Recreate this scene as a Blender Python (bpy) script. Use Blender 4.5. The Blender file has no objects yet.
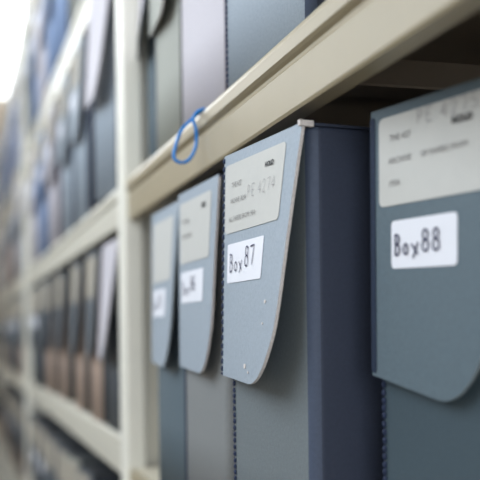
import bpy, bmesh, math, random
from mathutils import Vector, Matrix
C = bpy.context.scene.collection
R = math.radians
random.seed(7)

# ------------------------------------------------------------------ camera, world, lights, exposure
D = 0.208                                   # distance from the camera to the front plane of the shelving
CAMZ = 1.45
cd = bpy.data.cameras.new('camera'); cam = bpy.data.objects.new('camera', cd); C.objects.link(cam)
bpy.context.scene.camera = cam
cd.sensor_fit = 'HORIZONTAL'; cd.sensor_width = 36; cd.lens = 980/480*36
cd.shift_y = (331.5-240)/480
cam.matrix_world = (Matrix.Translation((-D, 0, CAMZ)) @ Matrix.Rotation(-R(16.2), 4, 'Z')
                    @ Matrix.Rotation(R(90), 4, 'X') @ Matrix.Rotation(-0.0125, 4, 'Z'))
cd.dof.use_dof = True; cd.dof.focus_distance = 0.665; cd.dof.aperture_fstop = 73.5/13.0
cd.clip_start = 0.02

w = bpy.data.worlds.new('World'); bpy.context.scene.world = w; w.use_nodes = True
bg = w.node_tree.nodes['Background']; bg.inputs[0].default_value = (0.93, 0.97, 1.0, 1); bg.inputs[1].default_value = 4.0

def area(name, loc, rot, sx, sy, power, col):
    l = bpy.data.lights.new(name, 'AREA'); l.shape = 'RECTANGLE'; l.size = sx; l.size_y = sy
    l.energy = power; l.color = col
    o = bpy.data.objects.new(name, l); C.objects.link(o); o.location = loc; o.rotation_euler = rot
    return o
# daylight entering by the windows of the left wall, and by the tall window closing the aisle
area('window_daylight', (-1.44, 1.6, 2.8), (0, -R(90), 0), 1.7, 3.8, 82, (0.82, 0.91, 1.0))
area('back_fill_light', (-0.6, -2.9, 1.9), (R(90), 0, 0), 1.6, 1.8, 58, (0.88, 0.94, 1.0))  # fill lamp added behind the camera to brighten box sides; no window there
area('end_window_daylight', (-0.55, 7.85, 3.9), (-R(90), 0, 0), 1.7, 1.2, 30, (0.93, 0.97, 1.0))

vs = bpy.context.scene.view_settings
vs.view_transform = 'Standard'; vs.look = 'None'; vs.gamma = 1; vs.use_curve_mapping = False
vs.exposure = 0.0

# ------------------------------------------------------------------ helpers
def lin(r, g, b):
    f = lambda c: (c/255/12.92) if c/255 <= .04045 else ((c/255+.055)/1.055)**2.4
    return (f(r), f(g), f(b), 1)
def mat(name, col, rough=.6, var=.08, scale=60, bump=0, metal=0, stretch=None, spec=.4):
    m = bpy.data.materials.new(name); m.use_nodes = True; nt = m.node_tree; n = nt.nodes; b = n['Principled BSDF']
    b.inputs['Roughness'].default_value = rough; b.inputs['Metallic'].default_value = metal
    b.inputs['Specular IOR Level'].default_value = spec
    tc = n.new('ShaderNodeTexCoord'); mp = n.new('ShaderNodeMapping'); nz = n.new('ShaderNodeTexNoise')
    nt.links.new(tc.outputs['Object'], mp.inputs[0]); nt.links.new(mp.outputs[0], nz.inputs['Vector'])
    if stretch: mp.inputs['Scale'].default_value = stretch
    nz.inputs['Scale'].default_value = scale; nz.inputs['Detail'].default_value = 6; nz.inputs['Roughness'].default_value = .7
    cr = n.new('ShaderNodeValToRGB'); nt.links.new(nz.outputs['Fac'], cr.inputs[0])
    cr.color_ramp.elements[0].position = .3; cr.color_ramp.elements[1].position = .7
    cr.color_ramp.elements[0].color = tuple(c*(1-var) for c in col[:3])+(1,)
    cr.color_ramp.elements[1].color = tuple(min(1, c*(1+var)) for c in col[:3])+(1,)
    nt.links.new(cr.outputs[0], b.inputs['Base Color'])
    if bump:
        bp = n.new('ShaderNodeBump'); bp.inputs['Strength'].default_value = bump; bp.inputs['Distance'].default_value = .0006
        nt.links.new(nz.outputs['Fac'], bp.inputs['Height']); nt.links.new(bp.outputs[0], b.inputs['Normal'])
    return m
M = {}
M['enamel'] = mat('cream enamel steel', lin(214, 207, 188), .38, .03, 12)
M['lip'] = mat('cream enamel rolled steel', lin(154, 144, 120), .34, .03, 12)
M['lit_far_lip'] = mat('lit cream enamel rolled steel', lin(204, 202, 190), .36, .03, 12)  # same enamel as the near lip, light from above put into the colour
M['post'] = mat('pale enamel steel', lin(228, 227, 217), .4, .03, 12)
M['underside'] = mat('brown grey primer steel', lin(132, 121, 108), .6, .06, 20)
M['wall'] = mat('warm plaster', lin(212, 202, 190), .85, .04, 8)
M['ceiling'] = mat('white ceiling', lin(235, 235, 232), .9, .02, 6)
M['floor'] = mat('grey lino', lin(150, 145, 138), .5, .1, 5)
M['frame'] = mat('window paint', lin(240, 240, 238), .5, .02, 10)
M['label'] = mat('aged cream label paper', lin(188, 189, 186), .7, .02, 90)
M['shaded_label'] = mat('shaded label paper', lin(158, 152, 140), .7, .03, 90)  # same labels as the near boxes, shelf shade put into the colour
M['white_label'] = mat('white label paper', lin(222, 225, 234), .6, .01, 90)
M['ink'] = mat('navy ink', lin(38, 42, 78), .6, .2, 300)
M['print'] = mat('grey printing', lin(132, 130, 130), .8, .25, 400)
M['black_print'] = mat('black printing', lin(40, 40, 44), .8, .25, 400)
M['pencil'] = mat('pencil', lin(150, 148, 152), .8, .2, 400)
M['stitch'] = mat('navy thread', lin(32, 45, 74), .7, .3, 500)
M['tape'] = mat('navy cloth binding', lin(26, 40, 62), .75, .35, 500, .3)
M['raw'] = mat('worn raw board edge', lin(205, 200, 198), .9, .18, 500, .4)
M['dull_edge'] = mat('dull board edge', lin(128, 138, 144), .9, .12, 500, .3)
M['loop'] = mat('blue plastic cord', lin(22, 124, 205), .35, .06, 90)
M['tube'] = mat('fluorescent diffuser', lin(240, 240, 240), .5, 0)
def board(name, c, **k): return mat(name, lin(*c), .62, .10, 420, .35, **k)
BOARD = {
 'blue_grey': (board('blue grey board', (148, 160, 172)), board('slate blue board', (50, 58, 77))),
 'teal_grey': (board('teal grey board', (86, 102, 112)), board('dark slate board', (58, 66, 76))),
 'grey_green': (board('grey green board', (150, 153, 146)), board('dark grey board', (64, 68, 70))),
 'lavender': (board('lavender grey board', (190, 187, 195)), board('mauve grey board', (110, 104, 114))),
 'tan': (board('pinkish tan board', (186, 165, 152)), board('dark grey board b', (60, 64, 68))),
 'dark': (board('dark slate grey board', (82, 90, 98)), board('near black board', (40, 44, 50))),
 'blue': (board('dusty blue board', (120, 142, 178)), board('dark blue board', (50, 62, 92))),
}
FRONT87 = board('weathered grey front board', (106, 115, 120))
RIDGE_HIGHLIGHT = board('blue board corner highlight', (66, 77, 98))  # painted highlight along the rounded near corner of the body
FRONT86 = board('taupe grey front board', (126, 130, 132))
FRONT88 = board('dark teal front board', (60, 76, 86))

def tag(o, label, cat, group=None):
    o['label'] = label; o['category'] = cat
    if group: o['group'] = group
def empty(name, loc, rz=0):
    o = bpy.data.objects.new(name, None); C.objects.link(o); o.location = loc; o.rotation_euler = (0, 0, rz)
    o.empty_display_size = .05; return o
def link(name, bm, mats, parent=None, smooth=False):
    bmesh.ops.recalc_face_normals(bm, faces=bm.faces[:])
    me = bpy.data.meshes.new(name); bm.to_mesh(me); bm.free()
    for m in (mats if isinstance(mats, (list, tuple)) else [mats]): me.materials.append(m)
    if smooth:
        for p in me.polygons: p.use_smooth = True
    o = bpy.data.objects.new(name, me); C.objects.link(o); o.parent = parent; return o
def box(bm, x0, x1, y0, y1, z0, z1, bevel=0, mi=0):
    r = bmesh.ops.create_cube(bm, size=1)
    vs = r['verts']
    for v in vs:
        v.co = Vector((x0+(v.co.x+.5)*(x1-x0), y0+(v.co.y+.5)*(y1-y0), z0+(v.co.z+.5)*(z1-z0)))
    fs = set(f for v in vs for f in v.link_faces)
    for f in fs: f.material_index = mi
    if bevel:
        es = set(e for v in vs for e in v.link_edges)
        bmesh.ops.bevel(bm, geom=list(es), offset=bevel, segments=2, affect='EDGES', profile=.5)
def extrude_y(bm, prof, y0, y1, mi=0):          # profile in (x,z), swept along y, capped
    a = [bm.verts.new((x, y0, z)) for x, z in prof]; b = [bm.verts.new((x, y1, z)) for x, z in prof]
    n = len(prof)
    for i in range(n):
        f = bm.faces.new((a[i], a[(i+1) % n], b[(i+1) % n], b[i])); f.material_index = mi
    bm.faces.new(a); bm.faces.new(b[::-1])
def tube(bm, pts, rad, seg=8, closed=False):
    n = len(pts); rings = []
    for i, p in enumerate(pts):
        p = Vector(p)
        t = (Vector(pts[(i+1) % n if closed else min(i+1, n-1)])-Vector(pts[(i-1) % n if closed else max(i-1, 0)])).normalized()
        u = t.cross(Vector((1, 0, 0)))
        if u.length < .05: u = t.cross(Vector((0, 0, 1)))
        u.normalize(); v = t.cross(u)
        rings.append([bm.verts.new(p+rad*(u*math.cos(k*2*math.pi/seg)+v*math.sin(k*2*math.pi/seg))) for k in range(seg)])
    for i in range(n if closed else n-1):
        a, b = rings[i], rings[(i+1) % n]
        for k in range(seg): bm.faces.new((a[k], a[(k+1) % seg], b[(k+1) % seg], b[k]))
    if not closed: bm.faces.new(rings[0]); bm.faces.new(rings[-1][::-1])
def struct(name, bm, m):
    o = link(name, bm, m); o['kind'] = 'structure'; return o

# ------------------------------------------------------------------ the room
YB, YF, XL, XR, ZC = -3.0, 8.0, -1.5, 0.42, 4.8
bm = bmesh.new(); box(bm, XL-.1, XR+.1, YB-.1, YF+.1, -.1, 0); struct('floor', bm, M['floor'])
bm = bmesh.new(); box(bm, XL-.1, XR+.1, YB-.1, YF+.1, ZC, ZC+.1); struct('ceiling', bm, M['ceiling'])
bm = bmesh.new(); box(bm, XR, XR+.1, YB-.1, YF+.1, 0, ZC); struct('wall_right', bm, M['wall'])
bm = bmesh.new(); box(bm, XL-.1, XL, YB-.1, YF+.1, 0, ZC); struct('wall_left', bm, M['wall'])
bm = bmesh.new(); box(bm, XL, XR, YB-.1, YB, 0, ZC); struct('wall_back', bm, M['wall'])
bm = bmesh.new(); WB = 3.30
box(bm, XL, XR, YF, YF+.1, 0, WB); box(bm, XL, XR, YF, YF+.1, 4.6, ZC)
box(bm, XL, XL+.1, YF, YF+.1, WB, 4.6); box(bm, XR-.03, XR, YF, YF+.1, WB, 4.6)
struct('wall_far', bm, M['wall'])
bm = bmesh.new()
for x0, x1, z0, z1 in ((XL+.1, XR-.03, WB, WB+.05), (XL+.1, XR-.03, 4.55, 4.6), (XL+.1, XL+.15, WB+.05, 4.55), (XR-.08, XR-.03, WB+.05, 4.55)):
    box(bm, x0, x1, YF+.02, YF+.07, z0, z1, .004)
struct('window_1', bm, M['frame'])

# ------------------------------------------------------------------ shelving
SH = dict(D=0.950, C=0.555, A=0.193, B=-0.137, E=-0.495)     # top of each shelf lip relative to the eye
POSTS = [-0.61, 1.215, 3.04, 4.865, 6.69]                      # near side of each upright
PW, DEP = 0.050, 0.34
def post(y, par):
    bm = bmesh.new()
    zt = CAMZ+SH['D']
    box(bm, -.004, .021, y, y+PW, 0, zt, .003)               # front tube
    box(bm, DEP-.015, DEP, y, y+PW, 0, zt, .002)             # rear tube
    box(bm, .021, DEP-.015, y+.016, y+.024, 0, zt)           # side sheet
    return link('upright', bm, M['post'], par)
def lip_profile(zt):
    # rolled bead on top, a thin groove, a flat face, a return underneath
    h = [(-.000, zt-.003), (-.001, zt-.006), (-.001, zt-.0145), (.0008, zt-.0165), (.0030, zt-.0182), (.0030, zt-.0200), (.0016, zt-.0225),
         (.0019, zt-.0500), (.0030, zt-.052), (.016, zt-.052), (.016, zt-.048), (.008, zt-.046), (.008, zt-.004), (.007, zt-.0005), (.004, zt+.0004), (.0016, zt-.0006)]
    return h
def shelf(y0, y1, zt, par, ribs=True):
    bm = bmesh.new()
    box(bm, .008, DEP-.002, y0, y1, zt-.001, zt+.0005)       # tray
    box(bm, DEP-.004, DEP-.002, y0, y1, zt-.045, zt-.006)
    s = link('shelf', bm, [M['enamel']], par)
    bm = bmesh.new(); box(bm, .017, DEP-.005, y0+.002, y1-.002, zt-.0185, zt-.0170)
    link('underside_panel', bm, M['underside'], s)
    bm = bmesh.new(); extrude_y(bm, lip_profile(zt), y0, y1); link('front_lip', bm, M['lip'] if ribs == 1 else M['lit_far_lip'], s, False)
    if ribs:
        yy = y0+(.325 if ribs == 1 else .16)+.005
        while yy < y1-.1:
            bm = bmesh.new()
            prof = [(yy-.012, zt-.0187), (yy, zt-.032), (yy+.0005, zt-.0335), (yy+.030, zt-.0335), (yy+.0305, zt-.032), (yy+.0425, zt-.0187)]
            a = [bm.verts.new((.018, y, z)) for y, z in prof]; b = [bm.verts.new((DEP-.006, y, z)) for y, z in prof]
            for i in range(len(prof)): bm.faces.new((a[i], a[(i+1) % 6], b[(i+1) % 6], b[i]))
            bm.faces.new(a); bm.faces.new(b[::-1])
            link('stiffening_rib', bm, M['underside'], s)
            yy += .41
        if ribs == 1:
            for k in range(9):
                bm = bmesh.new(); yk = .10+k*.075
                box(bm, .024, .027, yk, yk+.012, zt-.0190, zt-.0186); link('slot', bm, M['black_print'], s)
UL = ['near cream steel shelving bay holding the boxes with readable numbers', 'cream steel shelving bay just beyond the first upright post',
      'blurred cream steel shelving bay beyond the second upright post', 'farthest blurred cream steel shelving bay below the bright window']
for i in range(4):
    y0 = POSTS[i]+PW; y1 = POSTS[i+1]
    u = empty('shelving_bay', (0, 0, 0)); tag(u, UL[i], 'shelving', 'cream steel shelving bays in one row')
    if i == 0: post(POSTS[0], u)
    post(POSTS[i+1], u)
    for k in ('DCABE' if i else 'AB'):
        shelf(y0, y1, CAMZ+SH[k]-(.033 if k+str(i) == 'B0' else 0), u, ribs=(1 if i == 0 else 2 if i == 1 else 0))

# ------------------------------------------------------------------ archive boxes
W, H, DP = 0.127, 0.2972, 0.24
FH = 0.161
def yright(v, taper=.004, fh=FH, rz=.050, ry=.040):                   # near edge of the flap, v metres below its top
    y = taper*v/fh
    if v > fh-rz:
        q = (v-(fh-rz))/rz; y += ry*(1-math.sqrt(max(0, 1-q*q)))
    return y
class Flap:
    def __init__(s, dl=.002, dr=.015, out=.0045, fh=FH, curl=0, taper=.004, rz=.050, ry=.040, slant=.005):
        s.taper, s.rz, s.ry, s.slant = taper, rz, ry, slant
        s.dl, s.dr, s.out, s.fh, s.curl = dl, dr, out, fh, curl
    def pt(s, y, v, off=0):                         # y from near edge, v down from the top, off outwards
        f = 1-y/W; q = v/s.fh
        o = s.out+q*(s.dl+(s.dr-s.dl)*f)+s.curl*q*q
        return Vector((-(o+off), y, H+.001-v-s.slant*q**4*f))
def grid_solid(bm, rows, th, fn, edge_mi=1):
    # rows: list of lists of (y,v); front at off=0, back at off=-th
    F = [[bm.verts.new(fn(y, v, 0)) for y, v in r] for r in rows]
    B = [[bm.verts.new(fn(y, v, -th)) for y, v in r] for r in rows]
    n, m = len(rows), len(rows[0])
    for i in range(n-1):
        for j in range(m-1):
            bm.faces.new((F[i][j], F[i][j+1], F[i+1][j+1], F[i+1][j])); bm.faces.new((B[i][j], B[i+1][j], B[i+1][j+1], B[i][j+1]))
    loop = [(0, j) for j in range(m)]+[(i, m-1) for i in range(1, n)]+[(n-1, j) for j in range(m-2, -1, -1)]+[(i, 0) for i in range(n-2, 0, -1)]
    for k in range(len(loop)):
        a, b = loop[k], loop[(k+1) % len(loop)]
        f = bm.faces.new((F[a[0]][a[1]], B[a[0]][a[1]], B[b[0]][b[1]], F[b[0]][b[1]])); f.material_index = edge_mi
def flap_mesh(fl, fine):
    bm = bmesh.new(); rows = []
    nr = 26 if fine else 10; nc = 12 if fine else 5
    vsx = [i/(nr-1) for i in range(nr)]
    for q in vsx:
        v = fl.fh*(1-(1-q)**1.8)
        yr = yright(v, fl.taper, fl.fh, fl.rz, fl.ry); jit = random.uniform(-.0003, .0003) if fine else 0
        yl = W+.001
        rows.append([(yr+jit+(yl-yr)*j/(nc-1), v) for j in range(nc)])
    grid_solid(bm, rows, .0022, fl.pt)
    return bm
def label_mesh(fl, y0, y1, v0, v1, rad, skew=0, th=.0003, off=.0005, n=8):
    bm = bmesh.new(); rows = []
    for i in range(15):
        q = i/14; v = v0+(v1-v0)*(0.5-0.5*math.cos(math.pi*q))
        d = min(v-v0, v1-v); ins = 0
        if d < rad: ins = rad-math.sqrt(max(0, rad*rad-(rad-d)**2))
        rows.append([(y0+ins+(y1-y0-2*ins)*j/n+skew*(v-v0), v) for j in range(n+1)])
    grid_solid(bm, rows, th, lambda y, v, o: fl.pt(y, v, off+o), 0)
    return bm
# single-stroke letters on a 1 x 1 cell, (s right, t down)
def arc(cx, cy, rx, ry, a0, a1, n=12): return [(cx+rx*math.cos(R(a0+(a1-a0)*i/n)), cy+ry*math.sin(R(a0+(a1-a0)*i/n))) for i in range(n+1)]
GL = {
 'B': [[(.12, 0), (.10, 1.02)], [(.0, .05)]+arc(.25, .24, .42, .23, -95, 85)+arc(.2, .74, .55, .27, -85, 100)],
 'o': [arc(.4, .75, .32, .25, -80, 290)],
 'x': [[(.1, .5), (.75, 1.0)], [(.8, .45), (.25, 1.15)]],
 '8': [arc(.5, .24, .30, .24, 80, 440), arc(.5, .74, .36, .27, -90, 270)],
 '7': [[(.02, .06), (.82, .0), (.5, .98)]],
 '6': [[(.7, .0), (.35, .25), (.12, .7)]+arc(.47, .76, .35, .24, 180, 540)],
 '5': [[(.8, .0), (.25, .03), (.2, .42)]+arc(.42, .68, .36, .3, -120, 130)],
 'P': [[(.1, 0), (.1, 1)], arc(.15, .27, .6, .27, -90, 90)], 'E': [[(.8, 0), (.1, 0), (.1, 1), (.8, 1)], [(.1, .5), (.6, .5)]],
 '/': [[(.7, 0), (.1, 1)]], '-': [[(.1, .55), (.7, .55)]], '2': [arc(.4, .3, .35, .3, 190, 400)+[(.05, 1), (.8, 1)]],
 '4': [[(.6, 1), (.6, 0), (.05, .7), (.8, .7)]], '3': [arc(.3, .25, .4, .25, -120, 90)+arc(.3, .75, .42, .25, -90, 130)],
 '1': [[(.3, .1), (.4, 0), (.4, 1)]], '9': [arc(.4, .28, .3, .27, 0, 360)+[(.65, 1)]], '0': [arc(.4, .5, .34, .5, -90, 270)],
}
def write(bm, fl, text, y_start, v_top, size, wid, pitch=.85, dv=0, off=.0011):
    # y_start is the left (far) end; text runs towards the near edge
    s0 = 0
    for k, ch in enumerate(text):
        if ch == ' ': s0 += size*pitch*.55; continue
        sc = size*(.62 if ch in 'x' else 1)
        for st in GL[ch]:
            pts = [(y_start-(s0+a*size*pitch*.8), v_top+dv*s0+b*size) for a, b in st]
            dense = []
            for i in range(len(pts)-1):
                for q in range(3): dense.append((pts[i][0]+(pts[i+1][0]-pts[i][0])*q/3, pts[i][1]+(pts[i+1][1]-pts[i][1])*q/3))
            dense.append(pts[-1])
            L = []
            for i, p in enumerate(dense):
                a = dense[max(i-1, 0)]; b = dense[min(i+1, len(dense)-1)]
                dx, dy = b[0]-a[0], b[1]-a[1]; l = math.hypot(dx, dy) or 1; nx, ny = -dy/l*wid/2, dx/l*wid/2
                L.append([bm.verts.new(fl.pt(p[0]+nx, p[1]+ny, off)), bm.verts.new(fl.pt(p[0]-nx, p[1]-ny, off))])
            for i in range(len(L)-1): bm.faces.new((L[i][0], L[i+1][0], L[i+1][1], L[i][1]))
        s0 += size*pitch
def typed(bm, fl, text, y_start, v_base, size, off=.0011, bold=0, sx=1.0):
    cu = bpy.data.curves.new('t', 'FONT'); cu.body = text; cu.size = size; cu.offset = bold; cu.resolution_u = 2
    o = bpy.data.objects.new('t', cu); C.objects.link(o)
    bpy.context.view_layer.update()
    me = o.evaluated_get(bpy.context.evaluated_depsgraph_get()).to_mesh()
    vs_ = [bm.verts.new(fl.pt(y_start-v.co.x*sx, v_base-v.co.y, off)) for v in me.vertices]
    for p in me.polygons:
        try: bm.faces.new([vs_[i] for i in p.vertices])
        except ValueError: pass
    bpy.data.objects.remove(o); bpy.data.curves.remove(cu)

def body_mesh(fine):
    # front x=0, sides at y=0 and y=W, rounded upright corners; slot 0 front/back, slot 1 sides and bottom
    r = .009; pts = []
    # the near front corner is the broad rounded one
    q = .0025
    for cx, cy, a0, rr in ((r, r, 180, r), (DP-q, q, 270, q), (DP-q, W-q, 0, q), (q, W-q, 90, q)):
        for k in range(7):
            a = R(a0+k*15); pts.append((cx+rr*math.cos(a), cy+rr*math.sin(a)))
    bm = bmesh.new(); n = len(pts)
    zs = [0, H*.25, H*.5, H*.75, H-.004, H-.0015, H-.001] if fine else [0, H-.001]
    rings = []
    for z in zs:
        t = math.sin(math.pi*z/H)*.0012 if fine else 0            # the sides belly out slightly
        ins = .001 if z == H-.001 and fine else 0
        rings.append([bm.verts.new((min(max(x, ins), DP-ins), y+(-t if y < .02 and .01 < x < DP-.01 else 0)+(ins if y < W/2 else -ins), z)) for x, y in pts])
    for a, b in zip(rings, rings[1:]):
        for i in range(n):
            f = bm.faces.new((a[i], a[(i+1) % n], b[(i+1) % n], b[i]))
            c = f.calc_center_median(); f.material_index = 0 if (c.x < .0006 or (c.x < .003 and c.y > W/2)) else (2 if c.x < .0072 and c.y < W/2 else 1)
            f.smooth = True
    f = bm.faces.new(rings[0][::-1]); f.material_index = 1
    f = bm.faces.new(rings[-1]); f.material_index = 1
    return bm
def stitches(bm, fn, v0, v1, step=.0046, lx=.0026, ly=.0016):
    v = v0; k = 0
    while v < v1:
        a = fn(v); b = fn(min(v+step*.62, v1))
        d = Vector((-.0006, .0003*random.uniform(-1, 1), 0))
        tube(bm, [a, (a+b)/2+d, b], ly/2, 6); v += step*random.uniform(.9, 1.1); k += 1

def make_box(col, X, Y, rz, zfloor, fl, fine, big=None, small=None, num=None, label='', group='', front=None, flap_col=None, stitch_body=False, hflap=True):
    root = empty('archive_box', (X, Y, CAMZ+zfloor), R(rz)); tag(root, label, 'box', group)
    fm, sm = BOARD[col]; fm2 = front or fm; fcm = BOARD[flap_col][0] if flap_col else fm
    b = link('body', body_mesh(fine), [fm2, sm, FRONT86 if front == FRONT86 else RIDGE_HIGHLIGHT if col == 'blue_grey' and fine else sm], root)
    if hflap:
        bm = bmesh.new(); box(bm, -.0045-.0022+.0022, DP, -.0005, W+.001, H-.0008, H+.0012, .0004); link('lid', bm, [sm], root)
        f = link('front_flap', flap_mesh(fl, fine), [fcm, M['dull_edge'] if col == 'teal_grey' else M['raw'] if fine else fcm], root)
        for p in f.data.polygons: p.use_smooth = False
    if big:
        o = link('catalogue_label', label_mesh(fl, *big), M['label'] if fine else M['shaded_label'], root)
    if small:
        o2 = link('number_label', label_mesh(fl, *small), M['white_label'], root)
    return root, (o if big else None), (o2 if small else None)

NEARG = 'archive boxes on the shelf in front of the lens'
zB = SH['B']-.033+.0008; zA = SH['A']+.0008

# ---- box 87, in focus
fl = Flap(dl=.004, dr=.024, taper=.008, ry=.046)
root, lb, nb = make_box('blue_grey', .004, .571, 6.8, zB, fl, True, (.020, W-.003, .008, .058, .0035), (.043, W-.010, .066, .094, .0012),
    label='sharp blue-grey archive box whose hanging flap is marked Box 87', group=NEARG, front=FRONT87)
bm = bmesh.new(); typed(bm, fl, 'THE 427', W-.017, .0255, .0052)
typed(bm, fl, 'ARCHIVE  BOX', W-.015, .0370, .0050, sx=.9); typed(bm, fl, 'ALL PAPERS FROM 1954', W-.013, .0500, .0050, sx=1.0); link('printing', bm, M['print'], lb)
bm = bmesh.new(); typed(bm, fl, 'HOLD', .050, .0200, .0046, bold=.0002, sx=1.1); link('stamp', bm, M['black_print'], lb)
bm = bmesh.new(); write(bm, fl, 'PE 4274', .079, .028, .0085, .0004, pitch=.9); link('handwriting', bm, M['pencil'], lb)
bm = bmesh.new(); write(bm, fl, 'Bo', W-.017, .0735, .0125, .0009, pitch=.82); write(bm, fl, 'x', W-.037, .0735, .0125, .0009)
write(bm, fl, '87', W-.049, .0705, .0135, .0010, pitch=.85); link('handwriting', bm, M['ink'], nb)
bm = bmesh.new(); stitches(bm, lambda v: fl.pt(W, v, .0002), .002, FH-.001, step=.0056, ly=.0017); link('flap_stitching', bm, M['stitch'], root)
bm = bmesh.new(); stitches(bm, lambda v: Vector((-.0002, W-.003, H-v)), .01, H-.004, ly=.0024); link('body_stitching', bm, M['stitch'], root)
for y0, v0, w0 in ((.028, .108, .0022), (.030, .122, .0014), (.062, .149, .003), (.054, .153, .0016)):
    link('scuff_mark', label_mesh(fl, y0, y0+w0*1.6, v0, v0+w0, w0*.45, n=4), M['raw'], root)
bm = bmesh.new()   # worn, split corner at the top of the flap
for k in range(14):
    a = k*.0006; e = random.uniform(.0007, .0012)
    box(bm, -.0072+a, -.0072+a+2*e, -.0011-random.uniform(0, .0006), .0004+e, H-.0006-e, H+.0012+random.uniform(0, .0011), .0003)
link('frayed_corner', bm, M['raw'], root)

# ---- box 88, close and slightly soft
fl = Flap(dl=.0012, dr=.004, out=.0055, fh=.1560, taper=.040, rz=.036, ry=.030, slant=.026)
root, lb, nb = make_box('teal_grey', .0675, .4140, 14.3, zB, fl, True, (.022, W-.007, .006, .0575, .0035), (.054, W-.018, .0665, .0935, .0025),
    label='teal-grey archive box at the right edge, flap marked Box 88', group=NEARG, front=FRONT88)
bm = bmesh.new(); typed(bm, fl, 'THE 427', W-.017, .0205, .0052)
typed(bm, fl, 'ARCHIVE', W-.016, .0335, .0050); typed(bm, fl, 'OF PAPERS FROM', W-.044, .0335, .0048); typed(bm, fl, '1954', W-.016, .0465, .0050); link('printing', bm, M['print'], lb)
bm = bmesh.new(); typed(bm, fl, 'HOLD', .058, .0200, .0052, bold=.0002, sx=1.1); link('stamp', bm, M['black_print'], lb)
bm = bmesh.new(); write(bm, fl, 'PE 4275', .086, .0070, .0080, .0005, pitch=.95); link('handwriting', bm, M['pencil'], lb)
bm = bmesh.new(); write(bm, fl, 'Bo', W-.0215, .0745, .0115, .0012, pitch=.64); write(bm, fl, 'x', W-.0355, .0745, .0120, .0012)
write(bm, fl, '88', W-.0445, .0735, .0115, .0012, pitch=.76); link('handwriting', bm, M['ink'], nb)
bm = label_mesh(fl, W-.0032, W+.0013, .004, fl.fh-.002, .0008); link('cloth_binding', bm, M['tape'], root)
bm = bmesh.new(); stitches(bm, lambda v: Vector((-.0002, W-.002, H-v)), .01, H-.004, ly=.0026); link('body_stitching', bm, M['stitch'], root)

# ---- box 86 and 85, behind 87
fl = Flap(dl=.001, dr=.010)
root, lb, nb = make_box('blue_grey', .005, .775, 2.2, zB, fl, True, (.018, W-.006, .010, .066, .0030), (.035, W-.010, .074, .102, .0015),
    label='blurred blue-grey archive box directly behind the one marked 87', group=NEARG, front=FRONT86)
bm = bmesh.new(); typed(bm, fl, 'THE 426', W-.018, .030, .0065); typed(bm, fl, 'ARCHIVE  BOX', W-.017, .0435, .0062, sx=.8); link('printing', bm, M['print'], lb)
bm = bmesh.new(); typed(bm, fl, 'HOLD', .045, .022, .0062, bold=.0003, sx=.75); link('stamp', bm, M['black_print'], lb)
bm = bmesh.new(); write(bm, fl, 'Bo', W-.017, .083, .0115, .0011, pitch=.82); write(bm, fl, 'x', W-.036, .083, .0115, .0011)
write(bm, fl, '86', W-.048, .079, .0125, .0013, pitch=.85); link('handwriting', bm, M['ink'], nb)
bm = bmesh.new(); stitches(bm, lambda v: Vector((-.0002, W-.002, H-v)), .01, H-.004, ly=.0022); link('body_stitching', bm, M['stitch'], root)
fl = Flap(dl=.002, dr=.013)
root, lb, nb = make_box('teal_grey', .008, .937, .8, zB, fl, True, (.018, W-.010, .012, .076, .0030), (.040, W-.012, .084, .112, .0015),
    label='blurred archive box pressed against the cream upright post', group=NEARG, flap_col='blue_grey')
bm = bmesh.new(); write(bm, fl, 'Bo', W-.017, .093, .0115, .0011, pitch=.82); write(bm, fl, 'x', W-.036, .093, .0115, .0011)
write(bm, fl, '85', W-.048, .089, .0125, .0013, pitch=.85); link('handwriting', bm, M['ink'], nb)

# ---- boxes on the shelf above
UG = 'archive boxes on the shelf above the numbered ones'
for (col, X, Y, rz, lab, st) in (
    ('blue_grey', .030, .637, 11.5, 'plain blue-grey archive box resting above the box marked 87', 'blue_grey'),
    ('lavender', .016, .800, 4.6, 'pale lavender-grey archive box between a blue-grey and an olive-grey one', 'lavender'),
    ('grey_green', .012, .955, .3, 'olive-grey archive box next to the lavender one on the upper shelf', 'grey_green'),
    ('teal_grey', .030, .425, 6.0, 'pale blue-grey archive box with dark blue bound edge, nearest on the upper shelf', 'teal_grey')):
    fl = Flap(dl=.002, dr=.012)
    root, _, _ = make_box(col, X, Y, rz, zA, fl, True, label=lab, group=UG)
    bm = bmesh.new(); stitches(bm, lambda v: Vector((-.0002, W-.002, H-v)), .01, H-.004, ly=.0022 if col != 'lavender' else .0012); link('body_stitching', bm, M['stitch'] if col != 'lavender' else M['print'], root)
fl = Flap(dl=.008, dr=.030, fh=.150)
make_box('teal_grey', .027, 1.086, 0, zA, fl, True, label='upper-shelf archive box with pale flap curling out beside the post', group=UG, flap_col='lavender')

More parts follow.
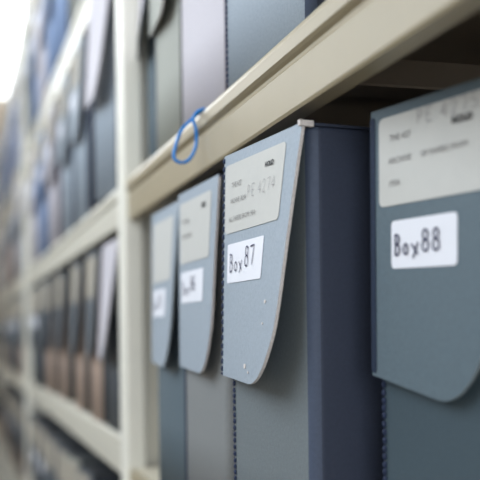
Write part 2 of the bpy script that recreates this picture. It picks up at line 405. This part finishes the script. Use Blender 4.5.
# ---- the further bays: two box prototypes per colour copied along the shelves
PROTO = {}
def proto(col, kind, h):
    global H
    H = h
    if (col, kind, h) in PROTO: return PROTO[(col, kind, h)].copy(), PROTO[(col, kind, h)]
    fl = Flap(dl=.003+.006*kind, dr=.014+.010*kind)
    lab = not kind
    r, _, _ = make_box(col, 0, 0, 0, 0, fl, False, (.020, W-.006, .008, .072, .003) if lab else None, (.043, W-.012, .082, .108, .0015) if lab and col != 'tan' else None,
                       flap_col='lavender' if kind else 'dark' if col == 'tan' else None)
    PROTO[(col, kind, h)] = r; r['fresh'] = 1
    return None, r
def place(col, kind, X, Y, rz, zf, label, group):
    c, src = proto(col, kind, .262 if group.count(' middle ') or group.count(' lower ') else .2972)
    if 'fresh' in src and src['fresh'] == 1: c = src; src['fresh'] = 0
    else:
        C.objects.link(c)
        for ch in src.children:
            d = ch.copy(); C.objects.link(d); d.parent = c
    if 'fresh' in c.keys(): c['fresh'] = 0
    c.location = (X, Y, CAMZ+zf); c.rotation_euler = (0, 0, R(rz)); c['label'] = label; c['group'] = group; c['category'] = 'box'
    return c
COLN = dict(blue_grey='blue-grey', teal_grey='teal-grey', grey_green='olive-grey', lavender='lavender-grey', tan='pinkish tan', dark='dark slate', blue='dusty blue')
ORD = ['nearest', 'second', 'third', 'fourth', 'fifth', 'sixth', 'seventh', 'eighth', 'ninth', 'tenth']
LEV = dict(C='top', A='upper', B='middle', E='lower')
# bay 1 beyond the post: (colour, flap kind, near edge Y, turn)
ROWS = {
 ('B', 1): [('dark', 1, 1.30, 1), ('tan', 0, 1.47, 1), ('tan', 0, 1.70, 1), ('tan', 0, 1.99, 2), ('tan', 0, 2.25, 4), ('dark', 0, 2.50, 6), ('dark', 0, 2.72, 3)],
 ('A', 1): [('blue_grey', 1, 1.33, 6), ('blue_grey', 0, 1.62, 3), ('blue_grey', 0, 1.86, 3), ('lavender', 0, 2.12, 4), ('blue', 0, 2.40, 5), ('lavender', 0, 2.68, 5)],
 ('C', 1): [('blue_grey', 0, 1.32, 4), ('blue', 0, 1.52, 5), ('grey_green', 0, 1.70, 3), ('blue', 0, 1.90, 6), ('blue', 0, 2.12, 4), ('lavender', 0, 2.34, 6), ('blue', 0, 2.58, 4), ('dark', 0, 2.80, 3)],
 ('E', 1): [('dark', 0, 1.60, 4), ('grey_green', 0, 1.78, 6), ('dark', 0, 1.96, 4), ('tan', 0, 2.16, 6), ('dark', 0, 2.38, 4), ('dark', 0, 2.58, 5), ('tan', 0, 2.80, 3)],
}
for bay in (2, 3):
    for lv, cols in (('C', ['lavender', 'blue']), ('A', ['lavender', 'blue_grey', 'tan']), ('B', ['tan', 'dark', 'blue_grey']), ('E', ['tan', 'dark'])):
        y = POSTS[bay]+.13; ROWS[(lv, bay)] = []; k = 0
        while y < POSTS[bay+1]-.17:
            ROWS[(lv, bay)].append((cols[k % len(cols)], 1 if (lv == 'A' and bay == 2 and k == 0) else 0, y, random.uniform(2, 8)))
            y += random.uniform(.17, .27); k += 1
BN = {1: 'just past the near post', 2: 'past the second post', 3: 'in the farthest bay'}
for (lv, bay), rows in ROWS.items():
    for k, (col, kind, Y, rz) in enumerate(rows):
        place(col, kind, .004+random.uniform(0, .006), Y, rz, SH[lv]+.0008,
              'blurred %s archive box, %s on the %s shelf %s' % (COLN[col], ORD[k], LEV[lv], BN[bay]),
              'archive boxes on the %s shelf %s' % (LEV[lv], BN[bay]))

# ------------------------------------------------------------------ blue loop hanging over the shelf lip
zt = CAMZ+SH['A']
bm = bmesh.new()
Y0 = .833
ctrl = [(-.0005, zt-.0005), (-.0086, zt-.0083), (-.0168, zt-.0175), (-.0223, zt-.0325), (-.0235, zt-.0415), (-.0180, zt-.0454),
        (-.0109, zt-.0430), (-.0054, zt-.0345), (-.0034, zt-.0247), (-.0046, zt-.0143), (-.0066, zt-.0083), (-.0040, zt-.0020), (.0030, zt+.0018), (.012, zt+.0018)]
ctrl = [(x, Y0+(.002 if k < 4 else -.002 if k > 8 else 0), z) for k, (x, z) in enumerate(ctrl)]
def catmull(P, closed, n=8):
    out = []; N = len(P)
    for i in range(N if closed else N-1):
        g = lambda k: Vector(P[k % N]) if closed else Vector(P[min(max(k, 0), N-1)])
        a, b, c, d = g(i-1), g(i), g(i+1), g(i+2)
        for q in range(n):
            t = q/n; out.append(.5*((2*b)+(-a+c)*t+(2*a-5*b+4*c-d)*t*t+(-a+3*b-3*c+d)*t**3))
    if not closed: out.append(Vector(P[-1]))
    return out
start = [(.012, Y0+.006, zt+.0018), (.0040, Y0+.004, zt+.0018)]
tube(bm, catmull(start+ctrl, False), .0015, 10)
o = link('cord_loop', bm, M['loop'], None, True)
tag(o, 'bright blue cord loop hanging over the edge of the cream shelf', 'cord')
for s in bpy.data.objects:
    if 'fresh' in s.keys(): del s['fresh']
